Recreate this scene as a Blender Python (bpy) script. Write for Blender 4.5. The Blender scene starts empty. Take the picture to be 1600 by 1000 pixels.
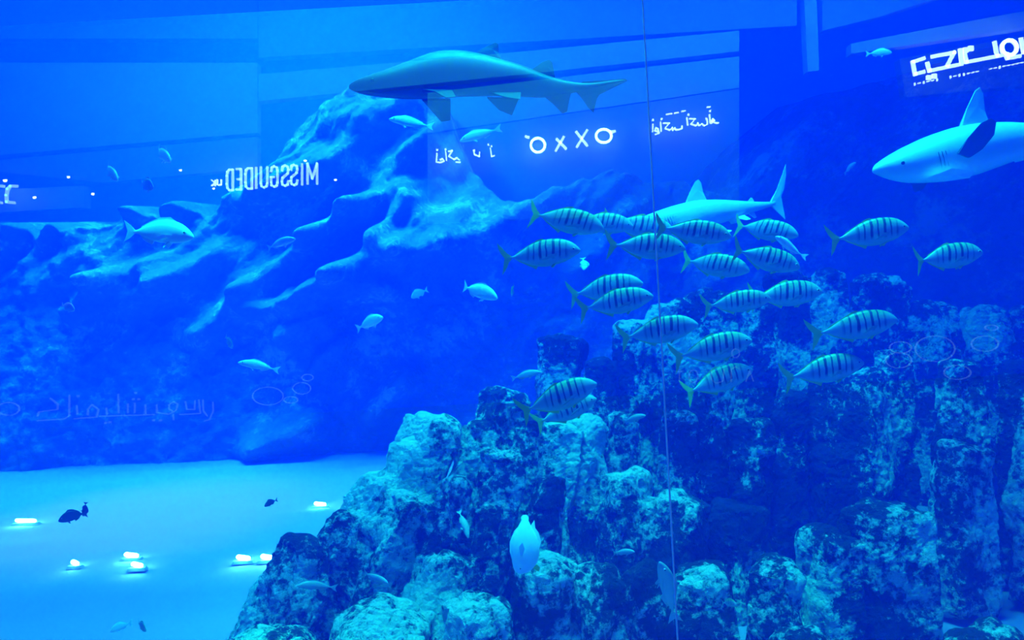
import bpy, bmesh, math, random
import numpy as np
from mathutils import Vector, Matrix, noise
R = math.radians
S = bpy.context.scene
COL = S.collection

# ------------------------------------------------------------------ camera
FPX = 26.0 / 36.0 * 1600.0
EYE = 2.3
ROLL = R(3.15)
cam = bpy.data.cameras.new('camera')
cam.lens = 26.0; cam.sensor_width = 36.0; cam.clip_end = 200
camo = bpy.data.objects.new('camera', cam); COL.objects.link(camo)
camo.location = (0, 0, EYE)
camo.rotation_euler = (Matrix.Rotation(R(90), 4, 'X') @ Matrix.Rotation(-ROLL, 4, 'Z')).to_euler()
S.camera = camo
CR = camo.rotation_euler.to_matrix()

def P(px, py, d):
    """world point that the photograph shows at px, py, d metres in front of the camera"""
    v = CR @ Vector(((px - 800) / FPX * d, -(py - 500) / FPX * d, -d))
    return Vector((v.x, v.y, v.z + EYE))

S.view_settings.view_transform = 'Standard'
S.view_settings.look = 'None'
S.view_settings.gamma = 1.0
S.view_settings.use_curve_mapping = False
S.view_settings.exposure = 0.0
S.cycles.use_denoising = True
S.cycles.volume_bounces = 2
S.cycles.max_bounces = 10
S.cycles.transparent_max_bounces = 12
S.cycles.volume_step_rate = 5.0

# ------------------------------------------------------------------ world
W = bpy.data.worlds.new('world'); S.world = W; W.use_nodes = True
W.node_tree.nodes['Background'].inputs[0].default_value = (0.0, 0.035, 1.0, 1)
W.node_tree.nodes['Background'].inputs[1].default_value = 0.95

# ------------------------------------------------------------------ lamps over the water, then added spots
GY = 1.5                 # the glass stands here
TOP = 11.0               # water level
def area(name, loc, size, power, col, rot=(0, 0, 0), sy=None, spread=None):
    l = bpy.data.lights.new(name, 'AREA'); l.energy = power; l.color = col
    l.size = size
    if sy: l.shape = 'RECTANGLE'; l.size_y = sy
    if spread: l.spread = R(spread)
    o = bpy.data.objects.new(name, l); COL.objects.link(o)
    o.location = loc; o.rotation_euler = rot
    return o
area('overhead_lamp', (-5.0, 12.2, TOP + 0.3), 10, 3200, (0.012, 0.50, 0.95), sy=5, spread=96)
area('overhead_lamp', (1.6, 4.6, TOP + 0.3), 4, 900, (0.006, 0.50, 0.9), sy=2, spread=70)
def spot(name, loc, to, power, col, ang, blend=0.5, r=0.1):
    l = bpy.data.lights.new(name, 'SPOT'); l.energy = power; l.color = col
    l.spot_size = R(ang); l.spot_blend = blend; l.shadow_soft_size = r
    o = bpy.data.objects.new(name, l); COL.objects.link(o)
    o.location = loc
    o.rotation_euler = (Vector(to) - Vector(loc)).to_track_quat('-Z', 'Y').to_euler()
    return o
spot('added_floodlight', (-6.5, 9.5, 8.5), (-5.0, 9.8, 0), 3800, (0.19, 0.20, 1.0), 34, 0.9)  # added spot, no such fixture: brightens and tints the sand
spot('added_floodlight', (-6, 10.0, 10.5), (-3.5, 14, 4.5), 5000, (0.004, 0.45, 1.0), 60, 0.9, .3)  # added spot to make the far cliff ridges stand out

# ------------------------------------------------------------------ materials
def mat(name, col, rough=0.8, **k):
    m = bpy.data.materials.new(name); m.use_nodes = True
    b = m.node_tree.nodes['Principled BSDF']
    b.inputs['Base Color'].default_value = (*col, 1); b.inputs['Roughness'].default_value = rough
    if 'spec' in k: b.inputs['Specular IOR Level'].default_value = k['spec']
    return m
def N(m, t, **k):
    n = m.node_tree.nodes.new(t)
    for a, v in k.items(): setattr(n, a, v)
    return n
def L(m, a, b): m.node_tree.links.new(a, b)
def ramp(m, pts):
    n = N(m, 'ShaderNodeValToRGB'); r = n.color_ramp
    while len(r.elements) < len(pts): r.elements.new(0.5)
    for e, (p, c) in zip(r.elements, pts):
        e.position = p; e.color = (*c, 1) if len(c) == 3 else c
    return n

def rock_material(name, dark, mid, light, sc=1.0, bump=0.5, cover=0.5):
    m = mat(name, mid, 0.9, spec=0.2)
    b = m.node_tree.nodes['Principled BSDF']
    tc = N(m, 'ShaderNodeTexCoord')
    n1 = N(m, 'ShaderNodeTexNoise'); n1.inputs['Scale'].default_value = 1.3 * sc; n1.inputs['Detail'].default_value = 8; n1.inputs['Roughness'].default_value = 0.62
    n2 = N(m, 'ShaderNodeTexNoise'); n2.inputs['Scale'].default_value = 14 * sc; n2.inputs['Detail'].default_value = 6; n2.inputs['Roughness'].default_value = 0.75
    n3 = N(m, 'ShaderNodeTexVoronoi'); n3.inputs['Scale'].default_value = 22 * sc
    for n in (n1, n2, n3): L(m, tc.outputs['Object'], n.inputs['Vector'])
    a = N(m, 'ShaderNodeMath', operation='MULTIPLY'); a.inputs[1].default_value = 0.62
    L(m, n1.outputs['Fac'], a.inputs[0])
    c = N(m, 'ShaderNodeMath', operation='MULTIPLY_ADD'); c.inputs[1].default_value = 0.38
    L(m, n2.outputs['Fac'], c.inputs[0]); L(m, a.outputs[0], c.inputs[2])
    r = ramp(m, [(0.40, dark), (cover, mid), (cover + 0.05, light), (0.75, light)])
    L(m, c.outputs[0], r.inputs[0]); L(m, r.outputs[0], b.inputs['Base Color'])
    h = N(m, 'ShaderNodeMath', operation='MULTIPLY_ADD'); h.inputs[1].default_value = -0.35
    L(m, n3.outputs['Distance'], h.inputs[0]); L(m, n2.outputs['Fac'], h.inputs[2])
    bp = N(m, 'ShaderNodeBump'); bp.inputs['Strength'].default_value = bump; bp.inputs['Distance'].default_value = 0.12 / sc
    L(m, h.outputs[0], bp.inputs['Height']); L(m, bp.outputs[0], b.inputs['Normal'])
    return m
M_ROCK = rock_material('crusted_rock', (0.012, 0.016, 0.04), (0.03, 0.035, 0.06), (0.50, 0.62, 0.62), 1.0, 0.8, 0.50)
M_ROCKL = rock_material('pale_crusted_rock', (0.012, 0.016, 0.04), (0.03, 0.04, 0.06), (0.50, 0.66, 0.66), 1.0, 0.8, 0.475)
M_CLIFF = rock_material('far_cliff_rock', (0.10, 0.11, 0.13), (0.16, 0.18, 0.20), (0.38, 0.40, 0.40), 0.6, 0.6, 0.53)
M_SAND = mat('pale_sand', (0.50, 0.25, 0.52), 0.9)
M_TANKWALL = mat('blue_tank_wall', (0.2, 0.85, 0.7), 0.9)
spot('added_floodlight', (-4, 13.0, 10.6), (-4, 19.8, 8.5), 2600, (0.03, 0.5, 0.8), 110, 0.9, .4)  # added unseen light, lifts the upper left of the back wall
spot('added_spotlight', (-1.6, 4.4, 10.9), (-0.9, 5.9, 1.0), 4200, (0.004, 0.55, 0.9), 30, 0.8, .15)  # added spot that brightens the left outcrop
spot('added_spotlight', (-2.6, 3.4, 10.9), (-1.98, 4.3, 2.8), 9000, (0.004, 0.9, 1.0), 8, 0.7, .08)  # narrow added beam just to brighten the lone bream

# ------------------------------------------------------------------ helpers
def link(o, parent=None):
    COL.objects.link(o)
    if parent: o.parent = parent
    return o
def tag(o, label=None, cat=None, group=None, kind=None):
    if label: o['label'] = label
    if cat: o['category'] = cat
    if group: o['group'] = group
    if kind: o['kind'] = kind
    return o
def mesh_obj(name, verts, faces, m, parent=None, smooth=True, mats=None, mi=None):
    me = bpy.data.meshes.new(name); me.from_pydata([tuple(v) for v in verts], [], faces); me.update()
    for x in (mats or [m]): me.materials.append(x)
    if mi is not None: me.polygons.foreach_set('material_index', mi)
    if smooth: me.polygons.foreach_set('use_smooth', [True] * len(me.polygons))
    return link(bpy.data.objects.new(name, me), parent)
def box(name, lo, hi, m, parent=None):
    x0, y0, z0 = lo; x1, y1, z1 = hi
    v = [(x0,y0,z0),(x1,y0,z0),(x1,y1,z0),(x0,y1,z0),(x0,y0,z1),(x1,y0,z1),(x1,y1,z1),(x0,y1,z1)]
    f = [(0,3,2,1),(4,5,6,7),(0,1,5,4),(1,2,6,5),(2,3,7,6),(3,0,4,7)]
    return mesh_obj(name, v, f, m, parent, smooth=False)

# ------------------------------------------------------------------ tank shell
XL, XR, YB = -16.0, 16.0, 20.0
tag(box('wall_left', (XL - .3, GY, 0), (XL, YB, TOP), M_TANKWALL), kind='structure')
tag(box('wall_right', (XR, GY, 0), (XR + .3, YB, TOP), M_TANKWALL), kind='structure')
tag(box('wall_back', (XL, YB, 0), (XR, YB + .3, TOP), M_TANKWALL), kind='structure')

# water: a real scattering and absorbing volume
wm = bpy.data.materials.new('tank_water'); wm.use_nodes = True
nt = wm.node_tree; nt.nodes.clear()
out = nt.nodes.new('ShaderNodeOutputMaterial')
sc_ = nt.nodes.new('ShaderNodeVolumeScatter'); ab_ = nt.nodes.new('ShaderNodeVolumeAbsorption'); ad = nt.nodes.new('ShaderNodeAddShader')
sc_.inputs['Color'].default_value = (0.0, 0.05, 1.0, 1); sc_.inputs['Density'].default_value = 0.085
sc_.inputs['Anisotropy'].default_value = 0.1
ab_.inputs['Color'].default_value = (0.0, 0.75, 0.9, 1); ab_.inputs['Density'].default_value = 0.05
nt.links.new(sc_.outputs[0], ad.inputs[0]); nt.links.new(ab_.outputs[0], ad.inputs[1]); nt.links.new(ad.outputs[0], out.inputs['Volume'])
water = tag(box('water', (XL, GY + .07, -0.3), (XR, YB, TOP), wm), kind='structure')

# glass
gm = bpy.data.materials.new('acrylic_glass'); gm.use_nodes = True
nt = gm.node_tree; nt.nodes.clear()
out = nt.nodes.new('ShaderNodeOutputMaterial')
tr = nt.nodes.new('ShaderNodeBsdfTransparent'); gl = nt.nodes.new('ShaderNodeBsdfGlossy'); mx = nt.nodes.new('ShaderNodeMixShader')
gl.inputs['Roughness'].default_value = 0.0
mx.inputs[0].default_value = 0.13
nt.links.new(tr.outputs[0], mx.inputs[1]); nt.links.new(gl.outputs[0], mx.inputs[2]); nt.links.new(mx.outputs[0], out.inputs['Surface'])
seam_x = P(1032, 500, GY).x
gb = bpy.data.materials.new('acrylic_against_water'); gb.use_nodes = True
nt = gb.node_tree; nt.nodes.clear()
out = nt.nodes.new('ShaderNodeOutputMaterial'); tr = nt.nodes.new('ShaderNodeBsdfTransparent'); nt.links.new(tr.outputs[0], out.inputs['Surface'])
for nm, a, b in (('window_1', XL, seam_x - .0015), ('window_2', seam_x + .0015, XR)):
    o = tag(box(nm, (a, GY, 0), (b, GY + .05, TOP), gm), kind='structure')
    o.data.materials.append(gb)
    for p in o.data.polygons: p.material_index = 0 if p.normal.y < -.5 else 1

# ------------------------------------------------------------------ sand floor
def fbm(x, y, z, o=4, h=1.0, lac=2.0):
    return noise.fractal(Vector((x, y, z)), h, lac, o)
def sand():
    xs = np.arange(XL, XR + .01, 0.16); ys = np.arange(GY + .08, YB + .01, 0.16)
    v = []; f = []
    for y in ys:
        for x in xs:
            t = min(1, max(0, (7.6 - y) / 1.2)); t = t * t * (3 - 2 * t)
            z = -0.28 * t * 1.0 + 0.03 * fbm(x * .7, y * .7, 0, 3) + 0.012 * math.sin(y * 9 + 2 * fbm(x * .5, y * .5, 5, 2))
            v.append((x, y, z))
    n = len(xs)
    for j in range(len(ys) - 1):
        for i in range(n - 1):
            a = j * n + i; f.append((a, a + 1, a + n + 1, a + n))
    return tag(mesh_obj('floor', v, f, M_SAND), kind='structure')
sand()

# ------------------------------------------------------------------ rockwork
RNG = random.Random(5)
def column_piece(bm, top, bot, r, sides=5, seed=0, flat=1.0, taper=1.25, cap=0.35):
    """one craggy rock column from bot up to top, r = half its width at the top"""
    rg = random.Random(seed)
    top = Vector(top); bot = Vector(bot); ax = (top - bot).normalized()
    u = ax.cross(Vector((0, 1, 0))).normalized(); w = ax.cross(u).normalized()
    ang = sorted(2 * math.pi * (i + rg.uniform(-.3, .3)) / sides for i in range(sides))
    rr = [rg.uniform(.8, 1.3) for _ in ang]
    n = max(4, int((top - bot).length / 0.35)); rings = []
    step = 0
    for j in range(n + 1):
        t = j / n
        k = 1 + (taper - 1) * (1 - t)
        step = step * .7 + (rg.uniform(-.16, .16) if rg.random() < .4 else 0)
        k *= 1 + step
        c = bot.lerp(top, t) + u * rg.uniform(-.08, .08) * r + w * rg.uniform(-.08, .08) * r
        rings.append([bm.verts.new(c + (u * math.cos(a) + w * math.sin(a) * flat) * r * k * q) for a, q in zip(ang, rr)])
    c = top + ax * r * cap * .7
    off = u * rg.uniform(-.2, .2) * r
    rings.append([bm.verts.new(c + off + (u * math.cos(a) + w * math.sin(a) * flat) * r * .62 * q) for a, q in zip(ang, rr)])
    for a, b in zip(rings, rings[1:]):
        for i in range(sides):
            bm.faces.new((a[i], a[(i + 1) % sides], b[(i + 1) % sides], b[i]))
    bm.faces.new(list(reversed(rings[0])))
    tv = bm.verts.new(c + off + ax * r * cap * .4)
    for i in range(sides): bm.faces.new((rings[-1][i], rings[-1][(i + 1) % sides], tv))

def displace(me, amp, sc, seed, fine=True):
    n = len(me.vertices); co = np.empty(n * 3, 'f'); no = np.empty(n * 3, 'f')
    me.vertices.foreach_get('co', co); me.vertices.foreach_get('normal', no)
    co = co.reshape(-1, 3); no = no.reshape(-1, 3); off = Vector((seed * 3.1, seed * 1.7, seed))
    d = np.empty(n, 'f')
    for i in range(n):
        p = Vector(co[i]) + off
        q = Vector((p.x * sc, p.y * sc, p.z * sc * .33))
        a = noise.hetero_terrain(q, .9, 2.1, 5, .5) - 1.0
        # ledges and cracks
        b = abs(noise.noise(q * 2.3)) ** .5
        d[i] = amp * (.30 * a * .5 + .8 * (b - .5))
        if fine:
            e = noise.noise(p * 1.9 * sc); d[i] += amp * (.30 * noise.noise(p * 5.3) + .22 * abs(noise.noise(p * 11)) + .5 * (round(e * 5) / 5 - e))
    me.vertices.foreach_set('co', (co + no * d[:, None]).ravel()); me.update()

def rock(name, pieces, m, voxel=.03, amp=.09, sc=1.6, seed=1, smooth=False):
    bm = bmesh.new()
    for p in pieces: p(bm)
    bmesh.ops.recalc_face_normals(bm, faces=bm.faces)
    me = bpy.data.meshes.new(name); bm.to_mesh(me); bm.free()
    o = bpy.data.objects.new(name, me); COL.objects.link(o)
    rm = o.modifiers.new('r', 'REMESH'); rm.mode = 'VOXEL'; rm.voxel_size = voxel
    dg = bpy.context.evaluated_depsgraph_get()
    me2 = bpy.data.meshes.new_from_object(o.evaluated_get(dg))
    bpy.data.objects.remove(o); bpy.data.meshes.remove(me)
    displace(me2, amp, sc, seed)
    me2.name = name; me2.materials.clear(); me2.materials.append(m)
    me2.polygons.foreach_set('use_smooth', [smooth] * len(me2.polygons))
    return link(bpy.data.objects.new(name, me2))

def col(xt, yt, xb, yb, w, d, db=None, **k):
    """column seen from (xt, yt) at its top down to (xb, yb), carried on to the floor"""
    T = P(xt, yt, d); B = P(xb, yb, db or d - .2)
    if B.z > -.2:
        B = T + (B - T) * ((T.z + .25) / max(.05, T.z - B.z))
    r = w / 2 * d / FPX
    T = T - (T - B).normalized() * r * .35
    sd = int(xt * 7 + yt)
    return lambda bm: column_piece(bm, T, B, r, seed=sd, **k)
def blob(px, py, w, h, d, seed=0, depth=1.0):
    """a boulder with its outline about w by h pixels round px, py"""
    def f(bm):
        c = P(px, py, d); a = w / 2 * d / FPX; b = h / 2 * d / FPX; rg = random.Random(seed)
        g = bmesh.ops.create_icosphere(bm, subdivisions=3, radius=1)['verts']
        for v in g:
            n_ = v.co.copy(); k = 1 + .28 * noise.noise(n_ * 1.2 + Vector((seed, 0, 0)))
            e = max(abs(n_.x), abs(n_.y), abs(n_.z)); k *= (1 / e) ** .35 * .9
            v.co = c + Vector((n_.x * a * k, n_.y * (a + b) / 2 * depth * k, n_.z * b * k))
    return f

outcrop = rock('rock_outcrop', [
    col(690, 648, 625, 850, 92, 6.6), col(648, 690, 560, 900, 66, 6.5), col(610, 745, 500, 1000, 78, 6.3),
    col(560, 800, 470, 1000, 80, 6.1), col(492, 842, 430, 1010, 100, 5.9), col(440, 900, 385, 1010, 70, 5.8),
    col(655, 770, 560, 1000, 90, 6.1), col(720, 740, 640, 1000, 80, 6.1),
], M_ROCKL, .024, .10, 1.7, 1)
tag(outcrop, 'jagged stepped reef rock sloping down to the sand at the left', 'rock')
spire = rock('rock_outcrop', [
    col(792, 606, 740, 860, 74, 6.9), col(752, 660, 690, 880, 50, 6.7), col(835, 650, 775, 900, 60, 6.7),
    col(800, 700, 740, 1000, 80, 6.3), col(860, 740, 820, 1000, 60, 6.3), col(770, 790, 740, 1000, 60, 6.0),
    col(880, 660, 850, 900, 60, 6.8), col(700, 860, 670, 1000, 90, 5.8),
], M_ROCKL, .024, .10, 1.7, 2)
tag(spire, 'leaning columns of crusted rock under the pair of overlapping striped fish', 'rock')
mid = rock('rock_cliff', [
    col(888, 520, 862, 800, 84, 8.0), col(945, 560, 925, 800, 60, 7.6), col(990, 500, 975, 800, 76, 8.0), col(1048, 470, 1040, 800, 70, 8.0),
    col(1110, 455, 1105, 800, 74, 8.1), col(1180, 470, 1175, 800, 60, 7.7), col(1230, 420, 1228, 800, 80, 8.2),
    col(920, 650, 900, 900, 62, 6.9), col(975, 640, 965, 900, 56, 7.1), col(985, 735, 975, 900, 66, 6.5),
    col(1060, 640, 1050, 900, 60, 7.0), col(1120, 590, 1115, 900, 70, 7.1), col(1180, 650, 1175, 900, 60, 6.9), col(1060, 770, 1045, 960, 90, 6.3),
    col(1235, 610, 1230, 900, 70, 7.1), col(1150, 780, 1145, 1000, 80, 6.4),
], M_ROCK, .026, .11, 1.7, 3)
tag(mid, 'tall cliff of upright rock ribs behind the shoal of striped fish', 'rock')
right = rock('rock_cliff', [
    col(1300, 420, 1300, 800, 80, 8.4), col(1370, 430, 1370, 800, 80, 8.6), col(1450, 470, 1450, 800, 90, 8.7), col(1545, 480, 1545, 800, 100, 8.8), col(1640, 470, 1640, 800, 120, 8.8),
    col(1290, 560, 1290, 800, 60, 7.2), col(1345, 580, 1340, 790, 90, 7.0), col(1395, 545, 1395, 700, 50, 7.3),
    col(1300, 700, 1290, 1000, 70, 6.8), col(1492, 560, 1490, 900, 62, 6.6), col(1500, 690, 1500, 960, 76, 6.1), col(1590, 560, 1590, 900, 70, 6.7), col(1640, 640, 1640, 900, 90, 6.2),
], M_ROCK, .026, .11, 1.7, 4)
tag(right, 'dark cliff with deep upright clefts at the right end of the tank', 'rock')

boulders = [
    ('pale edged boulder at the foot of the stepped left rock', [col(600, 945, 585, 1060, 150, 5.2, 5.2, taper=1.3, cap=.5)], 11),
    ('small low boulder lowest beside the open sand', [col(440, 985, 430, 1060, 110, 5.2, 5.2, taper=1.3, cap=.5)], 12),
    ('upright boulder below the big pale diving fish', [col(745, 935, 735, 1060, 105, 5.1, 5.1, taper=1.25, cap=.5)], 13),
    ('round topped boulder just right of the big pale diving fish', [col(850, 870, 845, 1060, 86, 5.3, 5.3, taper=1.2, cap=.6)], 14),
    ('broad boulder with bright crust patches left of the glass joint', [col(925, 885, 915, 1060, 110, 5.3, 5.2, taper=1.25, cap=.5)], 15),
    ('narrow round headed boulder touching the glass joint', [col(1008, 890, 1008, 1060, 80, 5.2, 5.2, taper=1.25, cap=.7)], 16),
    ('dark boulder just right of the glass joint', [col(1105, 885, 1105, 1060, 110, 5.4, 5.4, taper=1.2, cap=.4)], 17),
    ('boulder with white crust line on its shoulder', [col(1205, 875, 1200, 1060, 95, 5.5, 5.4, taper=1.2, cap=.5)], 18),
    ('tall boulder with a crusted crown under the right cliff', [col(1290, 828, 1290, 1060, 90, 5.7, 5.6, taper=1.2, cap=.6)], 19),
    ('square topped rock block in front of the right cliff', [col(1385, 780, 1388, 1060, 115, 5.6, 5.6, taper=1.1, cap=.3)], 20),
    ('low domed boulder on the bottom edge with lit rim', [col(1255, 990, 1255, 1060, 130, 4.8, 4.8, taper=1.3, cap=.5)], 21),
    ('low crusted boulder in the bottom right corner', [col(1545, 985, 1545, 1060, 140, 4.8, 4.8, taper=1.3, cap=.5)], 22),
]
for lab, ps, sd in boulders:
    tag(rock('boulder', ps, M_ROCK, .02, .07, 2.2, sd), lab, 'boulder', 'boulders along the foot of the reef')

# far cliff: ridged height field
def far_cliff():
    # ridges: (x0, y0, x1, y1, half width px, how far it stands out)
    rid = [
        (628, 290, 560, 335, 24, 1.0), (560, 335, 500, 375, 30, 1.1), (500, 375, 400, 455, 26, .9), (400, 455, 330, 520, 22, .6),
        (642, 318, 600, 380, 22, 1.1), (600, 380, 560, 430, 24, 1.0), (560, 430, 480, 475, 26, .9), (480, 475, 405, 488, 18, .7),
        (660, 345, 635, 400, 30, .9), (635, 400, 560, 440, 24, .8), (620, 455, 510, 455, 26, 1.0), (520, 500, 460, 520, 26, .8), (545, 535, 520, 560, 22, .7),
        (245, 415, 190, 440, 24, .9), (190, 440, 140, 490, 22, .9), (345, 395, 270, 440, 26, .8), (300, 440, 215, 470, 22, .6),
        (320, 300, 215, 330, 26, .9), (140, 400, 60, 440, 40, .5), (110, 350, 20, 340, 40, .7),
        (560, 180, 440, 300, 46, .9), (640, 130, 520, 170, 46, .8), (540, 110, 410, 200, 50, .7), (500, 260, 380, 310, 36, .8), (660, 210, 560, 260, 40, .7),
        (820, 330, 700, 350, 46, 1.0), (700, 390, 650, 420, 34, .9), (780, 370, 690, 400, 30, .6), (860, 390, 780, 420, 40, .5),
        (940, 270, 860, 330, 40, .7), (960, 330, 900, 420, 36, .7), (640, 590, 590, 640, 26, .8), (500, 660, 420, 690, 30, .9), (1000, 330, 980, 450, 50, .6),
        (1300, 150, 1190, 300, 70, 1.6), (1450, 120, 1400, 300, 90, 1.6), (1600, 160, 1550, 330, 110, 1.8),
    ]
    Y0 = 14.2
    seg = []
    for a, b, c, d, w, h in rid:
        A = P(a, b, Y0); B = P(c, d, Y0); seg.append((A.x, A.z, B.x, B.z, w * Y0 / FPX, h))
    # top outline in pixels
    tp = [(-400, 330), (0, 330), (150, 325), (250, 300), (330, 290), (395, 235), (450, 120), (520, 60), (600, 20), (640, 20), (690, 120), (730, 220), (790, 290), (830, 300), (860, 260), (960, 235), (1040, 250), (1150, 262), (1200, 190), (1270, 130), (1400, 110), (1600, 60), (2200, 20)]
    tx = []; tz = []
    for a, b in tp:
        q = P(a, b, Y0); tx.append(q.x); tz.append(q.z)
    xs = np.linspace(XL + .03, XR - .03, 560); K = 150
    v = []; f = []; n = len(xs)
    for x in xs:
        H = float(np.interp(x, tx, tz)) + .35 * fbm(x * 1.3, 3, 0, 4)
        H = min(H, TOP - .3)
        for k in range(K + 1):
            z = -.2 + (H + .2) * k / K
            y = Y0 - .3 + (max(0, z - 2.0) / 8.0) ** 1.3 * 4.2
            for ax, az, bx, bz, w, h in seg:
                dx, dz = bx - ax, bz - az; t = ((x - ax) * dx + (z - az) * dz) / (dx * dx + dz * dz); t = min(1, max(0, t))
                qx = x - ax - t * dx; qz = z - az - t * dz
                g = (qx * qx + qz * qz) / (w * w)
                if g < 4: y -= h * .95 * math.exp(-g * 1.3)
            cx, sx = .66, .75
            p = x * cx + z * sx; q = -x * sx + z * cx     # along, across the slanting beds
            am = min(1, max(.25, (z - 2.6) / 2.2))
            y -= am * (.42 * (1 - abs(noise.noise(Vector((p * .28, q * 1.15, 0)))) * 2) + .34 * fbm(p * .7, q * 2.4, 7, 5))
            y -= .10 * fbm(x * 4, z * 4, 2, 4)
            if x > 5: y -= min(2.5, (x - 5) * .55)
            e = k / K
            y += 2.2 * max(0, e - .93) / .07
            v.append((x, min(y, YB - .1), z))
    for i in range(n - 1):
        for k in range(K):
            a = i * (K + 1) + k; f.append((a, a + K + 1, a + K + 2, a + 1))
    # give it a back so that it is a body of rock
    m0 = len(v)
    for i in range(n):
        t = v[i * (K + 1) + K]; v.append((t[0], YB - .05, t[2])); v.append((t[0], YB - .05, -.2))
    for i in range(n - 1):
        a = i * (K + 1) + K; b = a + K + 1; c = m0 + 2 * i
        f.append((a, b, c + 2, c)); f.append((c, c + 2, c + 3, c + 1))
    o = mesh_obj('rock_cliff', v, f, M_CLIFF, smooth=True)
    tag(o, 'hazy far cliff with slanting ridges along the back of the tank', 'cliff')
far_cliff()

# ------------------------------------------------------------------ fish
def loft(prof, n=14, sq=2.0):
    """prof: (x, z_top, z_bottom, half width); returns verts, faces of a closed body"""
    v = []; f = []
    for x, zt, zb, w in prof:
        c = (zt + zb) / 2; h = (zt - zb) / 2
        for i in range(n):
            a = 2 * math.pi * i / n
            s_, c_ = math.sin(a), math.cos(a)
            v.append([x, w * math.copysign(abs(c_) ** .9, c_), c + h * math.copysign(abs(s_) ** .95, s_)])
    m = len(prof)
    for j in range(m - 1):
        for i in range(n):
            a = j * n + i; b = j * n + (i + 1) % n
            f.append((a, a + n, b + n, b))
    f.append(tuple(range(n))); f.append(tuple(reversed(range((m - 1) * n, m * n))))
    return v, f
def resample(prof, k):
    """smooth profile with k rings"""
    p = np.array(prof, float); t = np.linspace(0, len(p) - 1, k); out = []
    for q in t:
        i = min(int(q), len(p) - 2); u = q - i
        p0, p1, p2, p3 = p[max(i - 1, 0)], p[i], p[i + 1], p[min(i + 2, len(p) - 1)]
        r = .5 * (2 * p1 + (p2 - p0) * u + (2 * p0 - 5 * p1 + 4 * p2 - p3) * u * u + (3 * p1 - p0 - 3 * p2 + p3) * u ** 3)
        r[3] = max(r[3], .001); out.append(r)
    return out
def add_fin(v, f, mi, pts, nrm, th, m):
    """flat fin from 3D outline pts, th thick at its first and last points and thin elsewhere"""
    a = len(v); n = len(pts); nrm = Vector(nrm).normalized()
    c = sum((Vector(p) for p in pts), Vector()) / n
    for s_ in (1, -1):
        for i, p in enumerate(pts):
            t = th if i in (0, n - 1) else th * .25
            v.append(list(Vector(p) + nrm * t * s_))
        v.append(list(c + nrm * th * .7 * s_))
    for i in range(n):
        j = (i + 1) % n
        f.append((a + i, a + j, a + n)); f.append((a + n + 1 + j, a + n + 1 + i, a + 2 * n + 1))
        f.append((a + j, a + i, a + n + 1 + i, a + n + 1 + j)); mi += [m, m, m]
def xz(pts, y=0): return [(a, y, b) for a, b in pts]

def eye_mesh(name, rad, m1, m2):
    bm = bmesh.new()
    bmesh.ops.create_uvsphere(bm, u_segments=12, v_segments=8, radius=rad)
    me = bpy.data.meshes.new(name)
    for fc in bm.faces:
        c = fc.calc_center_median(); fc.material_index = 1 if c.z > rad * .62 else 0; fc.smooth = True
    bm.to_mesh(me); bm.free(); me.materials.append(m1); me.materials.append(m2)
    return me
M_EYE = mat('silver_iris', (.6, .65, .6), .3); M_PUPIL = mat('black_pupil', (.005, .005, .01), .15)

def fish_mesh(name, prof, fins, mats, bend=0.0, rings=34):
    v, f = loft(resample(prof, rings))
    mi = [0] * len(f)
    for pts, nrm, th, m in fins: add_fin(v, f, mi, pts, nrm, th, m)
    for p in v:
        p[1] += bend * (max(0, .15 - p[0]) ** 2) - bend * .25 * max(0, p[0] - .1) ** 2
    me = bpy.data.meshes.new(name); me.from_pydata([tuple(p) for p in v], [], f); me.update()
    for m in mats: me.materials.append(m)
    me.polygons.foreach_set('material_index', mi)
    nb = len(loft(resample(prof, rings))[1])
    me.polygons.foreach_set('use_smooth', [i < nb for i in range(len(f))])
    return me
def put_fish(name, me, eye, eye_at, nose, tail, d, dd=0.0, label='', cat='fish', group=None, roll=0.0, thick=1.0, up=None):
    """nose, tail: where the photo shows the two ends; d: metres from the camera; dd: how much farther the tail is"""
    A = P(*nose, d); B = P(*tail, d + dd)
    X = (A - B); ln = X.length; X.normalize()
    Z = Vector(up or ((0, 0, 1) if abs(X.z) < .7 else (1, 0, .2))); Z = (Z - X * Z.dot(X)).normalized(); Y = Z.cross(X)
    Mx = Matrix((X, Y, Z)).transposed()
    if roll: Mx = Mx @ Matrix.Rotation(R(roll), 3, 'X')
    o = bpy.data.objects.new(name, me); COL.objects.link(o)
    o.matrix_world = Matrix.Translation((A + B) / 2) @ Mx.to_4x4() @ Matrix.Diagonal((ln, ln * thick, ln, 1))
    if eye:
        x, y, z = eye_at
        for s_ in (1, -1):
            e = bpy.data.objects.new('eye', eye); COL.objects.link(e); e.parent = o
            e.location = (x, y * s_, z); e.rotation_euler = (R(-90 * s_), 0, 0)
    return tag(o, label, cat, group)

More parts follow.
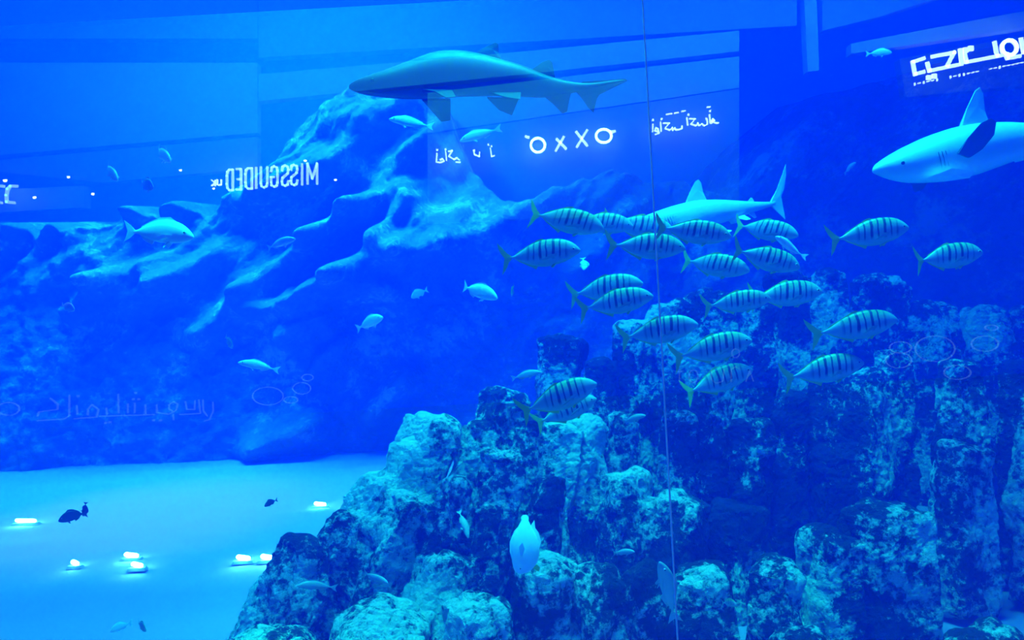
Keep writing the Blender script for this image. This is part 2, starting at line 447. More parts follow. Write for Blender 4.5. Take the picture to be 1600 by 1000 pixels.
# ---- striped golden fish
def striped_material():
    m = mat('barred_silver_scales', (.5, .6, .5), .45)
    b = m.node_tree.nodes['Principled BSDF']
    tc = N(m, 'ShaderNodeTexCoord'); sp = N(m, 'ShaderNodeSeparateXYZ'); L(m, tc.outputs['Object'], sp.inputs[0])
    oi = N(m, 'ShaderNodeObjectInfo')
    nz = N(m, 'ShaderNodeTexNoise', noise_dimensions='4D'); nz.inputs['Scale'].default_value = 5; nz.inputs['Detail'].default_value = 2
    L(m, tc.outputs['Object'], nz.inputs['Vector'])
    w4 = N(m, 'ShaderNodeMath', operation='MULTIPLY'); w4.inputs[1].default_value = 9; L(m, oi.outputs['Random'], w4.inputs[0]); L(m, w4.outputs[0], nz.inputs['W'])
    def M_(op, a, c=None, d=None):
        n = N(m, 'ShaderNodeMath', operation=op)
        for k, q in enumerate((a, c, d)):
            if q is None: continue
            if isinstance(q, (int, float)): n.inputs[k].default_value = q
            else: L(m, q, n.inputs[k])
        return n.outputs[0]
    # bars lean back towards the belly and wander a little
    x = M_('ADD', sp.outputs[0], M_('MULTIPLY', sp.outputs[2], -.10))
    x = M_('ADD', x, M_('MULTIPLY', M_('SUBTRACT', nz.outputs['Fac'], .5), .05))
    wv = M_('SINE', M_('MULTIPLY', x, 2 * math.pi / .080))
    alt = M_('SINE', M_('MULTIPLY', x, 2 * math.pi / .160))
    wv = M_('ADD', wv, M_('MULTIPLY', alt, .35))
    bar = M_('SMOOTH_MIN', M_('MULTIPLY', M_('SUBTRACT', wv, .35), 3.0), 1.0, .1); bar = M_('MAXIMUM', bar, 0)
    # only over the flank: from the gill to the tail root and above the belly
    up = M_('MULTIPLY', M_('ADD', sp.outputs[2], .085), 22); up = M_('MINIMUM', M_('MAXIMUM', up, 0), 1)
    fr = M_('MINIMUM', M_('MAXIMUM', M_('MULTIPLY', M_('SUBTRACT', .36, sp.outputs[0]), 25), 0), 1)
    bk = M_('MINIMUM', M_('MAXIMUM', M_('MULTIPLY', M_('ADD', sp.outputs[0], .16), 18), 0), 1)
    bar = M_('MULTIPLY', M_('MULTIPLY', bar, up), M_('MULTIPLY', fr, bk))
    # greener back, paler belly
    rp = ramp(m, [(0.0, (.20, .38, .24)), (.28, (.36, .46, .44)), (.62, (.34, .45, .42)), (.84, (.22, .40, .20)), (1, (.16, .34, .12))])
    L(m, M_('MULTIPLY_ADD', sp.outputs[2], 2.7, .5), rp.inputs[0])
    mix = N(m, 'ShaderNodeMix', data_type='RGBA'); L(m, bar, mix.inputs[0]); L(m, rp.outputs[0], mix.inputs[6])
    mix.inputs[7].default_value = (.02, .05, .09, 1)
    L(m, mix.outputs[2], b.inputs['Base Color']); b.inputs['Specular IOR Level'].default_value = .35
    return m
M_STRIPE = striped_material()
M_YFIN = mat('yellow_green_fin', (.5, .66, .07), .5)
TREV = [(.50, .000, -.010, .004), (.485, .022, -.030, .018), (.44, .068, -.055, .038), (.37, .112, -.088, .054), (.28, .142, -.118, .064), (.16, .155, -.140, .068),
        (.03, .148, -.142, .062), (-.10, .112, -.112, .048), (-.20, .066, -.070, .030), (-.28, .028, -.032, .016), (-.325, .013, -.017, .010), (-.355, .013, -.015, .006)]
def trev_fins(pec=0.3):
    return [
        (xz([(-.335, .014), (-.385, .055), (-.45, .135), (-.50, .195), (-.492, .13), (-.465, .06), (-.425, .0), (-.435, -.055), (-.455, -.125), (-.47, -.195), (-.42, -.135), (-.375, -.055), (-.335, -.016)]), (0, 1, 0), .005, 1),
        (xz([(.12, .145), (.05, .185), (.00, .175), (-.10, .130), (-.25, .062), (-.29, .028), (-.20, .05), (-.05, .11)]), (0, 1, 0), .004, 1),
        (xz([(.22, .14), (.17, .172), (.10, .160), (.12, .145)]), (0, 1, 0), .004, 1),
        (xz([(-.02, -.13), (-.05, -.175), (-.09, -.150), (-.24, -.068), (-.29, -.030), (-.20, -.05)]), (0, 1, 0), .004, 1),
        ([(.21, .03, -.12), (.15, .045, -.175), (.13, .03, -.165), (.16, .02, -.13)], (.2, 1, .2), .003, 1),
        ([(.21, -.03, -.12), (.15, -.045, -.175), (.13, -.03, -.165), (.16, -.02, -.13)], (.2, -1, .2), .003, 1),
        ([(.25, .063, -.02), (.16, .085, -.02), (.02, .12 * pec / .3 + .01, -.085), (.06, .095, -.085), (.22, .064, -.05)], (.3, 1, .2), .003, 2),
        ([(.25, -.063, -.02), (.16, -.085, -.02), (.02, -.12 * pec / .3 - .01, -.085), (.06, -.095, -.085), (.22, -.064, -.05)], (.3, -1, .2), .003, 2),
    ]
M_PFIN = mat('pale_fin', (.25, .34, .28), .5)
TREV = [(x, zt * 1.1, zb * 1.08, w * 1.1) for x, zt, zb, w in TREV]
TM = [fish_mesh('striped_fish', TREV, trev_fins(), [M_STRIPE, M_YFIN, M_PFIN], b) for b in (0.0, .45, -.45)]
E_T = eye_mesh('eye', .016, M_EYE, M_PUPIL)
shoal = [  # nose, tail end (middle of the fork), length sets distance, depth nudge, tail away, mesh, label
    ((942, 358), (826, 330), 0, .05, 1, 'first striped fish at the upper left end of the shoal, tail raised'),
    ((988, 354), (893, 343), .35, .1, 0, 'striped fish with its tail hidden behind the topmost left fish'),
    ((1052, 362), (945, 346), .85, .0, 0, 'third striped fish of the top row, crossing the glass joint'),
    ((1069, 388), (947, 382), -.10, .0, 0, 'faintly barred paler fish crossing the glass joint'),
    ((1141, 369), (1026, 356), -.35, .1, 2, 'striped fish just right of the glass joint in the top row'),
    ((1246, 368), (1146, 350), .3, .2, 1, 'small striped fish farthest right in the top row, near the reef shark tail'),
    ((1249, 418), (1140, 390), .1, .0, 2, 'striped fish overlapping the little blue fish'),
    ((1170, 423), (1062, 405), .0, .2, 1, 'striped fish below the top row with dark drooping tail'),
    ((905, 390), (782, 405), .0, .1, 0, 'leftmost striped fish with a clear yellow tail, below the top row'),
    ((1003, 442), (886, 461), .40, .1, 1, 'upper of two overlapping striped fish left of the glass joint'),
    ((1019, 462), (903, 484), -.10, .1, 0, 'lower of two overlapping striped fish left of the glass joint'),
    ((1203, 466), (1098, 479), .0, .1, 0, 'striped fish whose snout touches the larger fish beside it'),
    ((1284, 455), (1165, 466), .50, .0, 2, 'large striped fish with a smaller one at its tail'),
    ((1089, 506), (966, 530), .0, .1, 1, 'striped fish crossing the glass joint above the reef cliff'),
    ((1173, 531), (1050, 560), .0, .0, 0, 'striped fish right of the joint directly above a greener one'),
    ((1175, 577), (1065, 614), .25, .0, 2, 'greenish striped fish, lowest one right of the glass joint'),
    ((1399, 498), (1273, 524), .0, .0, 1, 'striped fish with pale side fin at the right of the shoal'),
    ((1348, 566), (1223, 592), .0, .0, 0, 'lowest striped fish at the right with a thin lit tail'),
    ((1418, 355), (1294, 376), .0, .0, 0, 'striped fish alone in open dark water, upper right of the shoal'),
    ((1535, 394), (1419, 410), .0, .0, 2, 'rightmost striped fish of the shoal'),
    ((930, 598), (812, 648), -.10, .0, 1, 'upper of the overlapping pair above the leaning rock columns'),
    ((930, 622), (836, 663), .45, .0, 0, 'lower half hidden fish of the pair above the leaning rock columns'),
]
for i, (a, b, dz, dd, k, lab) in enumerate(shoal):
    ln = math.hypot(a[0] - b[0], a[1] - b[1])
    put_fish('striped_fish', TM[k], E_T, (.425, .036, .018), (a[0] + 2, a[1]), (b[0] - 3, b[1]), .45 * FPX / ln * (.5 + .5 * ln / 120) + dz, dd, lab, 'fish', 'shoal of yellow tailed striped fish')

# ---- plain silver fish
def plain(name, c, rough=.4, c2=None):
    m = mat(name, c, rough)
    b = m.node_tree.nodes['Principled BSDF']
    tc = N(m, 'ShaderNodeTexCoord'); sp = N(m, 'ShaderNodeSeparateXYZ'); L(m, tc.outputs['Object'], sp.inputs[0])
    nz = N(m, 'ShaderNodeTexNoise'); nz.inputs['Scale'].default_value = 18; L(m, tc.outputs['Object'], nz.inputs['Vector'])
    a = N(m, 'ShaderNodeMath', operation='MULTIPLY_ADD'); a.inputs[1].default_value = .06; L(m, nz.outputs['Fac'], a.inputs[0]); L(m, sp.outputs[2], a.inputs[2])
    q = N(m, 'ShaderNodeMapRange'); q.inputs[1].default_value = -.12; q.inputs[2].default_value = .2; L(m, a.outputs[0], q.inputs[0])
    r = ramp(m, [(0, c), (.5, c), (1, c2 or c)]); L(m, q.outputs[0], r.inputs[0]); L(m, r.outputs[0], b.inputs['Base Color'])
    return m
M_SILVER = plain('silver_scales', (.85, .88, .85), .35, (.75, .85, .75))
M_DULL = plain('dull_blue_scales', (.38, .42, .42), .5, (.25, .3, .3))
M_DARK = plain('dark_scales', (.03, .05, .08), .5, (.02, .03, .05))
BREAM = [(.50, -.035, -.045, .004), (.485, -.005, -.062, .020), (.43, .050, -.090, .040), (.34, .110, -.112, .055), (.22, .152, -.128, .062), (.08, .160, -.130, .060),
         (-.06, .130, -.112, .048), (-.18, .078, -.075, .030), (-.27, .030, -.040, .016), (-.33, .010, -.028, .009), (-.355, .010, -.024, .006)]
def bream_fins(m=1):
    return [
        (xz([(-.33, .010), (-.40, .07), (-.50, .13), (-.465, .05), (-.44, -.008), (-.46, -.08), (-.485, -.14), (-.40, -.09), (-.33, -.026)]), (0, 1, 0), .005, m),
        (xz([(.25, .14), (.16, .195), (.02, .185), (-.12, .130), (-.24, .068), (-.25, .03), (-.1, .1), (.1, .14)]), (0, 1, 0), .004, m),
        (xz([(-.04, -.10), (-.08, -.160), (-.20, -.110), (-.25, -.050), (-.15, -.07)]), (0, 1, 0), .004, m),
        ([(.20, .03, -.11), (.12, .05, -.19), (.10, .03, -.17), (.14, .02, -.12)], (.2, 1, .2), .003, m),
        ([(.20, -.03, -.11), (.12, -.05, -.19), (.10, -.03, -.17), (.14, -.02, -.12)], (.2, -1, .2), .003, m),
        ([(.24, .058, -.03), (.14, .085, -.03), (.03, .11, -.075), (.08, .09, -.09), (.21, .06, -.06)], (.3, 1, .2), .003, m),
        ([(.24, -.058, -.03), (.14, -.085, -.03), (.03, -.11, -.075), (.08, -.09, -.09), (.21, -.06, -.06)], (.3, -1, .2), .003, m),
    ]
SLIM = [(x, zt * .72, zb * .72, w * .9) for x, zt, zb, w in BREAM]
def slim_fins(): return [([(p[0], p[1] * .9, p[2] * .75) for p in pts], n_, t, m) for pts, n_, t, m in bream_fins()]
DISC = [(x, zt * 1.35, zb * 1.4, w * .8) for x, zt, zb, w in BREAM]
def disc_fins(): return [([(p[0], p[1] * .8, p[2] * 1.38) for p in pts], n_, t, m) for pts, n_, t, m in bream_fins()]
F_S = fish_mesh('silver_bream', BREAM, bream_fins(), [M_SILVER, M_SILVER])
F_SB = fish_mesh('silver_bream', BREAM, bream_fins(), [M_SILVER, M_SILVER], .6)
F_SL = fish_mesh('slender_fish', SLIM, slim_fins(), [M_SILVER, M_SILVER], .4)
F_DL = fish_mesh('slender_fish', SLIM, slim_fins(), [M_DULL, M_DULL], .3)
F_DS = fish_mesh('round_fish', DISC, disc_fins(), [M_SILVER, M_SILVER], .2)
F_DU = fish_mesh('round_fish', DISC, disc_fins(), [M_DULL, M_DULL], .2)
F_BK = fish_mesh('round_fish', DISC, disc_fins(), [M_DARK, M_DARK], .2)
F_ST = fish_mesh('barred_fish', DISC, disc_fins(), [M_STRIPE, M_PFIN], .0)
E_B = eye_mesh('eye', .017, M_EYE, M_PUPIL)
EB = (.40, .042, .012)
others = [
    ('silver_bream', F_S, EB, (303, 366), (193, 360), 4.3, .1, 'bright cyan lit silver bream alone at the left', 1),
    ('silver_bream', F_SB, EB, (779, 464), (714, 446), 5.0, .15, 'silver fish with dark cheek band left of the shoal', 1),
    ('slender_fish', F_SL, EB, (608, 184), (677, 200), 6.3, .1, 'pale fish facing left just below the big shark', 1),
    ('slender_fish', F_SL, EB, (718, 219), (782, 202), 7.2, .1, 'pale arched fish below the middle of the big shark', 1),
    ('slender_fish', F_SL, EB, (372, 565), (437, 578), 5.0, .1, 'slender pale fish facing left in the middle of the left half', 1),
    ('silver_bream', F_S, EB, (598, 494), (556, 514), 7.4, .2, 'small pale fish tilted up below the far ridges', 1),
    ('round_fish', F_DS, EB, (642, 464), (668, 452), 8.5, .1, 'tiny pale round fish in front of the far ridges', 1),
    ('round_fish', F_DU, EB, (364, 543), (350, 524), 7.0, .1, 'tiny fish nose down above the slender pale fish', 1),
    ('round_fish', F_DU, EB, (117, 483), (93, 476), 8.5, .1, 'tiny dim fish low beside the far left cliff', 1),
    ('slender_fish', F_SL, EB, (268, 251), (238, 231), 8.0, .4, 'thin pale fish seen as a streak at the upper left', .7),
    ('round_fish', F_DU, EB, (240, 292), (216, 285), 8.4, .2, 'dim pale fish above the bright silver bream', 1),
    ('slender_fish', F_DL, EB, (185, 280), (160, 257), 8.6, .4, 'dim thin fish pointing down at the upper left', .8),
    ('silver_bream', F_S, EB, (1394, 81), (1352, 84), 7.0, .1, 'small pale fish beside the left end of the large glowing sign reflection', 1),
    ('slender_fish', F_SL, EB, (1213, 368), (1253, 404), 3.95, .1, 'little pale blue fish lying across the striped ones, nose up', 1),
    ('round_fish', F_BK, EB, (91, 812), (136, 800), 6.6, .2, 'dark round fish above the lit sand', 1),
    ('round_fish', F_BK, EB, (131, 807), (134, 784), 6.9, .0, 'thin dark fish upright behind the dark round fish', .5),
    ('round_fish', F_BK, EB, (413, 790), (433, 780), 6.6, .1, 'small dark fish over the sand near the stepped rock', 1),
    ('slender_fish', F_DL, EB, (464, 914), (527, 916), 5.3, .1, 'dull fish facing left low in front of the stepped rock', 1),
    ('slender_fish', F_DL, EB, (607, 910), (564, 895), 5.2, .1, 'dull fish nose down in the hollow of the stepped rock', 1),
    ('slender_fish', F_DL, EB, (733, 841), (716, 795), 5.2, .1, 'pale fish hanging nose down on the leaning columns', 1),
    ('slender_fish', F_DL, EB, (1009, 648), (970, 660), 5.6, .1, 'faint small fish in the dark hollow left of the glass joint', 1),
    ('slender_fish', F_DL, EB, (992, 861), (955, 865), 5.0, .1, 'faint fish gliding over the broad boulder', 1),
    ('slender_fish', F_DL, EB, (845, 580), (796, 592), 7.0, .1, 'faint large headed fish beside the overlapping striped pair', 1),
    ('slender_fish', F_DL, EB, (1034, 878), (1052, 962), 4.4, .2, 'pale fish rising nose up along the glass joint', 1),
    ('round_fish', F_DS, EB, (172, 985), (206, 972), 5.0, .1, 'pale fish with raised back at the bottom left edge', 1),
    ('round_fish', F_DU, EB, (229, 984), (213, 972), 5.2, .1, 'small curled pale fish at the bottom left edge', 1),
    ('barred_fish', F_ST, EB, (1151, 943), (1127, 941), 4.6, .1, 'tiny black and white barred fish in front of the dark boulder', 1),
    ('barred_fish', F_ST, EB, (914, 422), (911, 402), 5.4, .1, 'tiny barred fish above the two overlapping striped fish', 1),
    ('barred_fish', F_ST, EB, (799, 462), (803, 444), 5.6, .1, 'tiny barred fish right of the silver fish with dark cheek', 1),
    ('slender_fish', F_DL, EB, (462, 372), (412, 388), 9.5, .2, 'very dim fish over the far ridges left of centre', 1),
    ('slender_fish', F_DL, EB, (1338, 253), (1316, 272), 8.0, .2, 'very dim fish left of the right hand shark snout', 1),
]
for nm, me, ea, a, b, d, dd, lab, th in others:
    put_fish(nm, me, E_B, ea, a, b, d, dd, lab, 'fish', None, 0, th)

# the big pale fish diving beside the rocks: long snout up, tail down to the right
PALE = [(.50, -.08, -.12, .008), (.46, .05, -.19, .028), (.36, .16, -.235, .048), (.22, .23, -.26, .065), (.04, .245, -.265, .075), (-.14, .200, -.230, .066),
        (-.28, .12, -.15, .042), (-.38, .07, -.09, .022), (-.43, .04, -.06, .012)]
pale_fins = [
    (xz([(-.40, .055), (-.47, .06), (-.50, .03), (-.505, .0), (-.50, -.05), (-.46, -.08), (-.40, -.07)]), (0, 1, 0), .008, 0),
    (xz([(.26, -.245), (.12, -.285), (-.05, -.285), (-.24, -.20), (-.34, -.10), (-.1, -.2)]), (0, 1, 0), .005, 0),
    (xz([(.10, .235), (-.05, .275), (-.20, .235), (-.34, .13), (-.42, .16), (-.30, .08), (-.1, .18)]), (0, 1, 0), .005, 0),
    ([(.40, .03, .12), (.44, .06, .16), (.47, .07, .23), (.40, .06, .25), (.34, .04, .19)], (.2, 1, 0), .006, 1),
    ([(.20, .07, -.06), (.05, .12, -.02), (-.06, .13, -.06), (.02, .10, -.12), (.17, .075, -.10)], (.2, 1, 0), .004, 0),
    ([(.20, -.07, -.06), (.05, -.12, -.02), (-.06, -.13, -.06), (.02, -.10, -.12), (.17, -.075, -.10)], (.2, -1, 0), .004, 0),
]
F_P = fish_mesh('pale_grouper', PALE, pale_fins, [M_SILVER, M_YFIN], .3)
put_fish('pale_grouper', F_P, E_B, (.40, .038, -.10), (822, 897), (821, 806), 4.4, .05, 'big pale cyan fish hanging head down with one yellow fin in front of the rocks', 'fish', up=(1, 0, 0))

# ---- sharks
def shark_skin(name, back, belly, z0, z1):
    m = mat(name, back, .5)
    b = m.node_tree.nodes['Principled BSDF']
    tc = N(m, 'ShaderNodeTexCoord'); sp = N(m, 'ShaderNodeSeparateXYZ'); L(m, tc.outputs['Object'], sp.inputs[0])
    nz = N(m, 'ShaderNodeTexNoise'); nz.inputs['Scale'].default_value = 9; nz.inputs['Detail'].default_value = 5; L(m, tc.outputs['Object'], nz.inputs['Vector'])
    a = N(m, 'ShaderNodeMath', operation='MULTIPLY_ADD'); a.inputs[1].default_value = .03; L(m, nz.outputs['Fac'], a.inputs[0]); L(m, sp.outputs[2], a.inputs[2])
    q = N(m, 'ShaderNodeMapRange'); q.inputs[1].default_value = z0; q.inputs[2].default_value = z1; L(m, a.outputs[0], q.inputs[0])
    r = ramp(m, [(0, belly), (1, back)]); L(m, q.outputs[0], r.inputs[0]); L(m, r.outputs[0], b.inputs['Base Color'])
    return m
def mirror_y(pts): return [(a, -b, c) for a, b, c in pts]
M_GILL = mat('dark_gill_slit', (.01, .02, .04), .8)
def gills(x0, step, w, z0, z1, n=5):
    out = []
    for i in range(n):
        x = x0 - step * i
        for s_ in (1, -1):
            out.append(([(x, s_ * w, z1), (x - .003, s_ * (w + .002), (z0 + z1) / 2), (x - .008, s_ * w, z0), (x - .005, s_ * (w + .001), (z0 + z1) / 2)], (0, 1, 0), .0012, 1))
    return out
M_SANDT = shark_skin('shark_skin_belly_shade', (.06, .10, .12), (.015, .02, .03), .05, .12)  # shade under the shark painted in: belly darker than the top-lit back
M_REEF = shark_skin('pale_grey_shark_skin', (.60, .68, .66), (.9, .9, .88), -.03, .0)
M_FIN_D = mat('dark_fin_underside', (.06, .08, .12), .6)
# sand tiger: flat cone snout, hump back, two equal dorsals
ST = [(.50, .004, -.010, .006), (.475, .020, -.022, .022), (.43, .036, -.032, .040), (.36, .060, -.040, .050), (.28, .092, -.044, .058), (.20, .122, -.038, .066), (.12, .132, -.032, .066), (.04, .124, -.030, .060),
      (-.04, .104, -.030, .052), (-.12, .080, -.034, .042), (-.20, .046, -.040, .030), (-.27, .022, -.034, .018), (-.33, .008, -.024, .012), (-.38, .004, -.014, .008), (-.45, .008, -.004, .004), (-.49, .008, .000, .002)]
st_fins = [
    (xz([(.05, .122), (.00, .152), (-.03, .166), (-.042, .160), (-.044, .128), (-.05, .100)]), (0, 1, 0), .006, 0),
    (xz([(-.16, .062), (-.20, .090), (-.225, .098), (-.236, .088), (-.24, .062), (-.245, .028)]), (0, 1, 0), .005, 0),
    (xz([(-.205, -.036), (-.235, -.065), (-.268, -.102), (-.285, -.095), (-.292, -.06), (-.300, -.025)]), (0, 1, 0), .005, 0),
    (xz([(-.31, -.012), (-.335, -.045), (-.360, -.085), (-.378, -.104), (-.385, -.065), (-.40, -.040), (-.45, -.018), (-.50, .004), (-.49, .012), (-.42, .012), (-.34, .010)]), (0, 1, 0), .005, 0),
    ([(.24, .050, -.030), (.20, .12, -.055), (.165, .15, -.085), (.13, .145, -.080), (.135, .05, -.030)], (.1, .45, 1), .006, 0),
    ([(.24, -.050, -.030), (.20, -.12, -.055), (.165, -.15, -.085), (.13, -.145, -.080), (.135, -.05, -.030)], (.1, -.45, 1), .006, 0),
    ([(-.00, .03, -.028), (-.05, .08, -.060), (-.10, .10, -.075), (-.115, .03, -.032)], (.1, .6, 1), .005, 0),
    ([(-.00, -.03, -.028), (-.05, -.08, -.060), (-.10, -.10, -.075), (-.115, -.03, -.032)], (.1, -.6, 1), .005, 0),
] + gills(.27, .014, .0575, -.01, .045)
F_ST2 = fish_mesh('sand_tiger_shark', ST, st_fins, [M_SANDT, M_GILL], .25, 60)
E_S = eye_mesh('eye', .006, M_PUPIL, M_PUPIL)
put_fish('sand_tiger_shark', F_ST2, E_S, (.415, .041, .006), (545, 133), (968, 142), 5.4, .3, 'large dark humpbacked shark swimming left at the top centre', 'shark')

RF = [(.50, .002, -.006, .004), (.480, .016, -.016, .020), (.43, .032, -.036, .036), (.36, .048, -.054, .050), (.26, .064, -.066, .060), (.14, .072, -.066, .060), (.02, .062, -.054, .050),
      (-.10, .042, -.040, .036), (-.20, .026, -.026, .022), (-.28, .016, -.017, .013), (-.335, .012, -.010, .010), (-.36, .018, -.005, .007)]
def reef_fins(dark=0):
    return [
        (xz([(.165, .070), (.135, .115), (.098, .158), (.080, .165), (.070, .148), (.068, .10), (.060, .066)]), (0, 1, 0), .007, 0),
        (xz([(-.175, .028), (-.20, .045), (-.21, .043), (-.215, .024)]), (0, 1, 0), .004, 0),
        (xz([(-.17, -.03), (-.20, -.055), (-.215, -.052), (-.205, -.026)]), (0, 1, 0), .004, 0),
        (xz([(-.33, .012), (-.39, .065), (-.455, .135), (-.50, .185), (-.485, .13), (-.445, .06), (-.40, .012), (-.40, -.03), (-.415, -.085), (-.375, -.05), (-.33, -.010)]), (0, 1, 0), .007, 0),
        ([(.27, .055, -.035), (.21, .16, -.07), (.12, .24, -.105), (.10, .225, -.10), (.17, .12, -.06), (.17, .055, -.045)], (.1, .35, 1), .007, dark),
        ([(.27, -.055, -.035), (.21, -.16, -.07), (.12, -.24, -.105), (.10, -.225, -.10), (.17, -.12, -.06), (.17, -.055, -.045)], (.1, -.35, 1), .007, dark),
        ([(-.06, .03, -.04), (-.10, .065, -.06), (-.13, .06, -.058), (-.12, .025, -.035)], (.1, .5, 1), .004, 0),
        ([(-.06, -.03, -.04), (-.10, -.065, -.06), (-.13, -.06, -.058), (-.12, -.025, -.035)], (.1, -.5, 1), .004, 0),
    ] + gills(.315, .013, .0565, -.025, .018)
F_R1 = fish_mesh('reef_shark', RF, reef_fins(), [M_REEF, M_GILL], -.35, 60)
put_fish('reef_shark', F_R1, E_S, (.425, .036, .008), (972, 359), (1268, 306), 6.4, .5, 'bright cyan lit shark behind the top row of striped fish', 'shark')
r2 = reef_fins(2)
r2[4] = ([(.255, .066, .005), (.235, .085, .040), (.200, .10, .072), (.168, .105, .080), (.150, .105, .068), (.155, .100, .036), (.185, .085, .004), (.220, .070, -.012)], (.1, 1, .1), .006, 2)
r2.append(([(.36, .055, -.045), (.30, .085, -.030), (.235, .10, -.048), (.25, .095, -.062), (.31, .060, -.060)], (.1, .8, .6), .004, 0))
r2 = [([(p[0], p[1] * 1.2, p[2] * 1.22) for p in q], n_, t_, m_) for q, n_, t_, m_ in r2]
RF2 = [(x, zt * 1.25, zb * 1.25, w * 1.22) for x, zt, zb, w in RF]
F_R2 = fish_mesh('reef_shark', RF2, r2, [M_REEF, M_GILL, M_FIN_D], .3, 60)
put_fish('reef_shark', F_R2, E_S, (.425, .036, .008), (1368, 266), (1755, 188), 5.4, .4, 'pale shark with dark side fin entering at the right edge', 'shark', None, -8)

# ------------------------------------------------------------------ lamps on the sand
def emis(name, c, s_):
    m = bpy.data.materials.new(name); m.use_nodes = True
    b = m.node_tree.nodes['Principled BSDF']
    b.inputs['Emission Color'].default_value = (*c, 1); b.inputs['Emission Strength'].default_value = s_
    b.inputs['Base Color'].default_value = (*c, 1)
    return m
M_TUBE = emis('white_lamp_tube', (.10, .95, 1.0), 75)
M_HOUS = mat('grey_lamp_housing', (.3, .32, .35), .5)
def on_sand(px, py, z=0.0):
    v = P(px, py, 1) - Vector((0, 0, EYE)); k = (z - EYE) / v.z
    return Vector((v.x * k, v.y * k, z))
def capsule(bm, a, b, r, n=10):
    a = Vector(a); b = Vector(b); ax = (b - a).normalized(); u = ax.orthogonal().normalized(); w = ax.cross(u); rings = []
    L_ = (b - a).length
    for t, k in [(-.9, .45), (-.6, .8), (0, 1)]: rings.append((a + ax * r * t, r * k))
    for t, k in [(0, 1), (.6, .8), (.9, .45)]: rings.append((b + ax * r * t, r * k))
    vs = [[bm.verts.new(c + (u * math.cos(6.2832 * i / n) + w * math.sin(6.2832 * i / n)) * q) for i in range(n)] for c, q in rings]
    for p, q in zip(vs, vs[1:]):
        for i in range(n): bm.faces.new((p[i], p[(i + 1) % n], q[(i + 1) % n], q[i]))
    bm.faces.new(list(reversed(vs[0]))); bm.faces.new(vs[-1])
def bm_obj(name, bm, m, parent=None, smooth=True):
    bmesh.ops.recalc_face_normals(bm, faces=bm.faces)
    me = bpy.data.meshes.new(name); bm.to_mesh(me); bm.free(); me.materials.append(m)
    me.polygons.foreach_set('use_smooth', [smooth] * len(me.polygons))
    return link(bpy.data.objects.new(name, me), parent)
def empty(name, loc):
    o = bpy.data.objects.new(name, None); COL.objects.link(o); o.location = loc; o.empty_display_size = .1
    return o
sand_lamps = [
    (117, 875, 14, 'short round lamp at the left of the large cyan pool on the sand'),
    (205, 863, 24, 'upper of the two bar lamps in the large cyan pool on the sand'),
    (214, 878, 20, 'lower of the two bar lamps in the large cyan pool on the sand'),
    (40, 810, 34, 'bar lamp glowing at the left edge of the sand'),
    (380, 867, 24, 'bar lamp at the right of the lit sand'), (418, 866, 24, 'bar lamp closest to the stepped rock shoulder'),
    (453, 857, 14, 'small lamp half hidden by the stepped rock shoulder'),
    (500, 784, 20, 'far bar lamp left of the pair beside the rock slope'), (553, 783, 26, 'far bar lamp touching the rock slope'), (563, 771, 18, 'farthest bar lamp by the rock slope'),
]
for px, py, w, lab in sand_lamps:
    c = on_sand(px, py, .07); d = c.y; h = w / 2 * d / FPX
    r = empty('underwater_lamp', (c.x, c.y, .02)); tag(r, lab, 'lamp', 'lamps lying on the sand')
    bm = bmesh.new(); capsule(bm, (-max(.005, h - .03), 0, .03), (max(.005, h - .03), 0, .012), .024); bm_obj('tube', bm, M_TUBE, r)
    bm = bmesh.new(); bmesh.ops.create_cube(bm, size=1)
    for v in bm.verts: v.co = Vector((v.co.x * (2 * h + .04) * (1 if v.co.z > 0 else 1.15), v.co.y * (.04 if v.co.z > 0 else .08), v.co.z * .03 - .02))
    bm_obj('housing', bm, M_HOUS, r, False)

# ------------------------------------------------------------------ glass joint
M_SIL = mat('clear_silicone', (.9, .95, .95), .5)
tag(box('trim_1', (seam_x - .0012, GY + .001, 0), (seam_x + .0012, GY + .008, TOP), M_SIL), kind='structure')

# ------------------------------------------------------------------ the mall behind the camera, seen only as a reflection in the glass
DV = 12.5
def V(px, py, d=DV):
    """real place of what the glass mirrors to px, py, seen as if d metres away"""
    q = P(px, py, d); return Vector((q.x, 2 * GY - q.y, q.z))
def facade(name, quad, m, d=DV, th=.2):
    a = [V(x, y, d + .25) for x, y in quad]
    v = a + [p + Vector((0, -th, 0)) for p in a]
    f = [(0, 1, 2, 3), (7, 6, 5, 4), (0, 4, 5, 1), (1, 5, 6, 2), (2, 6, 7, 3), (3, 7, 4, 0)]
    return tag(mesh_obj(name, v, f, m, smooth=False), kind='structure')
M_FAC = mat('pale_mall_cladding', (.35, .5, .5), .7)
M_FAC2 = mat('grey_mall_cladding', (.20, .30, .32), .7)
M_MFLOOR = mat('dark_mall_floor', (.05, .06, .08), .4)
M_DOORL = emis('lit_shop_doorway', (.45, .6, 1.0), .9)
